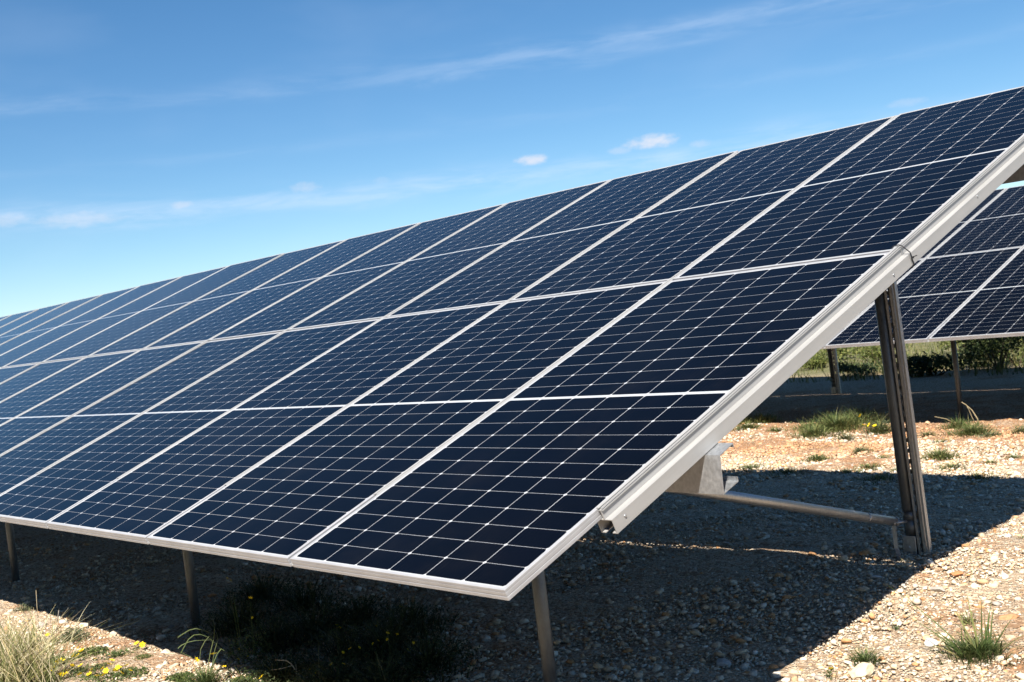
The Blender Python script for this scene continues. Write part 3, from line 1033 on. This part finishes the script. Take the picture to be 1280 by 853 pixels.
for pix in [[(258, 850), (262, 820), (268, 792), (266, 768)], [(262, 850), (268, 815), (272, 800), (270, 790)], [(252, 850), (250, 815), (262, 795), (264, 803)],
            [(240, 822), (222, 812), (238, 802), (265, 800)], [(226, 817), (240, 795), (262, 798), (290, 830)], [(262, 840), (275, 812), (285, 820), (292, 832)], [(222, 797), (242, 786), (262, 791), (266, 795)]]:
    pp = [q - gt.location for q in planar(256, 856, pix)]
    # smooth through the four points
    sm = []
    for i in range(9):
        t = i / 8 * 3; k = min(2, int(t)); u_ = t - k
        a_ = pp[max(0, k - 1)]; b_ = pp[k]; c_ = pp[k + 1]; d_ = pp[min(3, k + 2)]
        sm.append(.5 * ((2 * b_) + (c_ - a_) * u_ + (2 * a_ - 5 * b_ + 4 * c_ - d_) * u_ ** 2 + (3 * b_ - a_ - 3 * c_ + d_) * u_ ** 3))
    B.strip(sm, .0045, jt(B.r, (.16, .20, .08)), Vector((0, 0, 1)).cross(fw) * .3 + Vector((0, 0, .6)))
link('arching_blades', B.mesh('arching_blades'), gt, [M_LEAF])


def flower_mesh():
    V = []; F = []; T = []
    for k in range(6):
        a = k * math.pi / 3
        d = Vector((math.cos(a), math.sin(a), 0)); s_ = Vector((-math.sin(a), math.cos(a), 0))
        b = len(V)
        V += [d * .001, d * .007 - s_ * .0045 + Vector((0, 0, .0015)), d * .0125 - s_ * .002 + Vector((0, 0, .004)), d * .0125 + s_ * .002 + Vector((0, 0, .004)), d * .007 + s_ * .0045 + Vector((0, 0, .0015))]
        T += [(.90, .66, .02)] * 5
        F += [(b, b + 1, b + 2), (b, b + 2, b + 3), (b, b + 3, b + 4)]
    b = len(V)
    for k in range(6): V.append(Vector((.0035 * math.cos(k * math.pi / 3), .0035 * math.sin(k * math.pi / 3), .002)))
    V.append(Vector((0, 0, .0045))); T += [(.65, .33, .01)] * 7
    for k in range(6): F.append((b + k, b + (k + 1) % 6, b + 6))
    me = mesh_np('flower_head', [tuple(v) for v in V], F)
    set_tint(me, T); me.materials.append(M_PETAL)
    return me


FLOWER = flower_mesh()


def wildflower(px, py, heads, label, h=.07, spread=.10, leaves=120, scale=1.0):
    """heads: pixel positions of the flower heads"""
    g = at(px, py)
    B = Blades(int(px * 13 + py)); r = B.r
    pts = [q - g for q in planar(px, py, heads)]
    pts = [q + fw * r.uniform(-.5, .5) * spread for q in pts]
    for q in pts:
        q.z = max(q.z, .03) + .008
        b0 = Vector((q.x * .5 + r.uniform(-.01, .01), q.y * .5 + r.uniform(-.01, .01), 0))
        B.strip([b0, b0.lerp(q, .5) + Vector((r.uniform(-.006, .006), 0, .004)), q], .0022, jt(r, GREENS[1]), camr)
    for _ in range(leaves):
        a = r.uniform(0, 6.28); rd = spread * math.sqrt(r.random()) * .8
        B.leaf(Vector((rd * math.cos(a), rd * math.sin(a), h * .5 * r.random())), r.uniform(.004, .009), jt(r, r.choice(GREENS), .3))
    o = link('yellow_wildflower', B.mesh('yellow_wildflower'), None, [M_LEAF]); o.location = g
    tag(o, label, 'wildflower', 'yellow wildflowers at the edge of the shade')
    for q in pts:
        f = link('flower_head', FLOWER, o); f.location = q
        f.rotation_euler = (r.uniform(.1, 1.0), r.uniform(-.5, .5), r.uniform(0, 6.28)); f.scale = (scale * r.uniform(.95, 1.45),) * 3


wildflower(75, 850, [(60, 840), (67, 838), (77, 844), (88, 845), (85, 840), (68, 833), (83, 852), (66, 852), (40, 850)], 'yellow flowers nearest the straw clump, a group of nine')
wildflower(108, 850, [(104, 832), (112, 843), (117, 850), (95, 831), (115, 829), (103, 845)], 'group of six yellow flowers in the middle of the sunlit mat')
wildflower(134, 846, [(128, 838), (135, 835), (137, 847), (140, 828), (150, 844), (157, 837)], 'yellow flowers on the right side of the sunlit mat, nearest the bare gravel')
wildflower(150, 850, [(146, 838), (143, 850), (155, 852), (163, 846), (124, 852), (132, 850)], 'yellow flowers at the bottom edge, rightmost of the sunlit mat')
wildflower(86, 832, [(80, 828), (90, 834), (74, 838), (96, 838), (83, 836)], 'five yellow flowers just behind the nine by the straw clump')
wildflower(168, 815, [(170, 810), (181, 817)], 'pair of yellow flowers at the shadow edge on the sunlit bank', leaves=60)
wildflower(100, 822, [(104, 820), (98, 812), (57, 798), (48, 823)], 'scattered yellow flowers behind the sunlit mat beside the straw clump', leaves=60)
wildflower(262, 850, [(266, 821), (280, 836), (244, 829)], 'yellow flowers rising out of the fresh green tuft at the bottom edge', leaves=30)
wildflower(328, 856, [(328, 848)], 'single bright yellow flower at the bottom edge right of the green tuft', leaves=70)
wildflower(1083, 548, [(1076, 521), (1078, 532), (1085, 532), (1095, 534)], 'yellow flowers in front of the round clump left of the rear post', spread=.12, leaves=40, scale=1.4)
wildflower(1039, 848, [(1039, 844)], 'lone yellow flower on the sunlit gravel at the bottom edge', leaves=50, spread=.03)
# in the deep shade under the array; dark herb leaves added to deepen it
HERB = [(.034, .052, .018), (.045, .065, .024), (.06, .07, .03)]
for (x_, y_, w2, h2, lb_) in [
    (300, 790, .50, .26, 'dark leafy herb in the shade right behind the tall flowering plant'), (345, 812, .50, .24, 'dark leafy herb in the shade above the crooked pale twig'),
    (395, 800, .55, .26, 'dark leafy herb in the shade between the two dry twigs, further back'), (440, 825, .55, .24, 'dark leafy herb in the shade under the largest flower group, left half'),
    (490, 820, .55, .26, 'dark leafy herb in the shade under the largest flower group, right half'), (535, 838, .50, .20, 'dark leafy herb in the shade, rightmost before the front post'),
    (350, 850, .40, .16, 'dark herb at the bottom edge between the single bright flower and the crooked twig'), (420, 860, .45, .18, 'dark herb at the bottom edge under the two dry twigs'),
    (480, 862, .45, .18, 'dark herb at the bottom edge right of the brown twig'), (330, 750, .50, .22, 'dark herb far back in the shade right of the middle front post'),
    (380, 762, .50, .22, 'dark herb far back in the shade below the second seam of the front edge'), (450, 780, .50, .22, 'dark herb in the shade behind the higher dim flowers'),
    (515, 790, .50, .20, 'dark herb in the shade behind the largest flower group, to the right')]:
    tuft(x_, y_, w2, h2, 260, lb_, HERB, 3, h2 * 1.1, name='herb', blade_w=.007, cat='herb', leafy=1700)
wildflower(400, 858, [(385, 843), (393, 847), (414, 834), (417, 845), (388, 851), (427, 822), (432, 828)], 'dim yellow flowers beside the two dry stems under the array', scale=.6, h=.12, spread=.14, leaves=260)
wildflower(455, 840, [(441, 807), (450, 811), (472, 806), (465, 811), (484, 803), (484, 796), (497, 795), (519, 800), (511, 815), (515, 823)], 'largest group of dim yellow flowers in the shade under the front edge', scale=.6, h=.16, spread=.2, leaves=420)
wildflower(425, 800, [(424, 780), (426, 785), (460, 800), (470, 789), (500, 765), (503, 777)], 'dim yellow flowers higher up in the shade, left of the front post', scale=.6, h=.16, spread=.16, leaves=300)
wildflower(312, 828, [(288, 722), (291, 726), (312, 751), (318, 772), (301, 812), (302, 822), (313, 828)], 'tall dim flowering plant in the shade between the two front posts', scale=.6, h=.3, spread=.14, leaves=420)

# ------------------------------------------------------------------ meadow and scrub beyond the second row
def meadow():
    n = 26000
    r = RNG
    x = r.uniform(-30, 4, n); y = 13.6 + 26 * r.random(n) ** 1.7
    k = clump(x * .6, y * .5) + r.random(n) * .5 > .5
    x, y = x[k], y[k]; n = len(x)
    h = r.uniform(.06, .26, n) * (.5 + clump(x * .9 + 3, y * .7))
    a = r.uniform(0, 6.28, n); wd = r.uniform(.006, .016, n)
    z = gh(x, y)
    ox = np.cos(a) * wd; oy = np.sin(a) * wd
    lx = r.normal(0, .35, n) * h; ly = r.normal(0, .35, n) * h
    P0 = np.stack([x - ox, y - oy, z - .01], 1); P1_ = np.stack([x + ox, y + oy, z - .01], 1)
    P2_ = np.stack([x + ox * .6 + lx * .4, y + oy * .6 + ly * .4, z + h * .6], 1); P3 = np.stack([x - ox * .6 + lx * .4, y - oy * .6 + ly * .4, z + h * .6], 1)
    P4 = np.stack([x + lx, y + ly, z + h], 1); P5 = P4 + np.array([[.001, 0, 0]])
    V = np.stack([P0, P1_, P2_, P3, P4, P5], 1).reshape(-1, 3)
    b = np.arange(n)[:, None] * 6
    F = np.concatenate([b + np.array([[0, 1, 2, 3]]), b + np.array([[3, 2, 5, 4]])], 0)
    me = mesh_np('meadow_grass', V, F)
    pal = np.array([(.12, .15, .045), (.17, .18, .06), (.30, .27, .12), (.08, .11, .035), (.22, .22, .07)])
    c = pal[r.choice(5, n)] * r.uniform(.7, 1.2, (n, 1))
    set_tint(me, np.repeat(c, 6, 0))
    o = link('meadow_grass', me, None, [M_LEAF])
    tag(o, 'uncut green and straw coloured meadow beyond the second row', 'grass', kind='stuff')


meadow()


def bush(px, py, w_, h, label, pal, n=1500, leafs=.03, pos=None):
    g = pos or at(px, py)
    B = Blades(int(px * 3 + py)); r = B.r
    blobs = [(Vector((r.uniform(-.35, .35) * w_, r.uniform(-.3, .3) * w_, h * r.uniform(.3, .75))), r.uniform(.2, .42) * w_) for _ in range(8)]
    for _ in range(n):
        c, rad = r.choice(blobs)
        d = Vector((r.gauss(0, 1), r.gauss(0, 1), r.gauss(0, 1))).normalized() * rad * r.random() ** .4
        d.z *= h / w_ * 1.1
        q = c + d
        if q.z < .01: q.z = .01 + r.random() * .05
        B.leaf(q, leafs * r.uniform(.6, 1.3), jt(r, r.choice(pal), .35))
    o = link('bush', B.mesh('bush'), None, [M_LEAF]); o.location = g
    tag(o, label, 'bush', 'low scrub bushes beyond the second row')
    bm = bmesh.new()
    for c, rad in blobs[:5]:
        tube(bm, [(0, 0, -.05), c * .5 + Vector((0, 0, -.02)), c], [.014, .009, .004], 6)
    me = bm_mesh('stems', bm); set_tint(me, [(.12, .09, .06)] * len(me.vertices))
    link('stems', me, o, [M_LEAF])


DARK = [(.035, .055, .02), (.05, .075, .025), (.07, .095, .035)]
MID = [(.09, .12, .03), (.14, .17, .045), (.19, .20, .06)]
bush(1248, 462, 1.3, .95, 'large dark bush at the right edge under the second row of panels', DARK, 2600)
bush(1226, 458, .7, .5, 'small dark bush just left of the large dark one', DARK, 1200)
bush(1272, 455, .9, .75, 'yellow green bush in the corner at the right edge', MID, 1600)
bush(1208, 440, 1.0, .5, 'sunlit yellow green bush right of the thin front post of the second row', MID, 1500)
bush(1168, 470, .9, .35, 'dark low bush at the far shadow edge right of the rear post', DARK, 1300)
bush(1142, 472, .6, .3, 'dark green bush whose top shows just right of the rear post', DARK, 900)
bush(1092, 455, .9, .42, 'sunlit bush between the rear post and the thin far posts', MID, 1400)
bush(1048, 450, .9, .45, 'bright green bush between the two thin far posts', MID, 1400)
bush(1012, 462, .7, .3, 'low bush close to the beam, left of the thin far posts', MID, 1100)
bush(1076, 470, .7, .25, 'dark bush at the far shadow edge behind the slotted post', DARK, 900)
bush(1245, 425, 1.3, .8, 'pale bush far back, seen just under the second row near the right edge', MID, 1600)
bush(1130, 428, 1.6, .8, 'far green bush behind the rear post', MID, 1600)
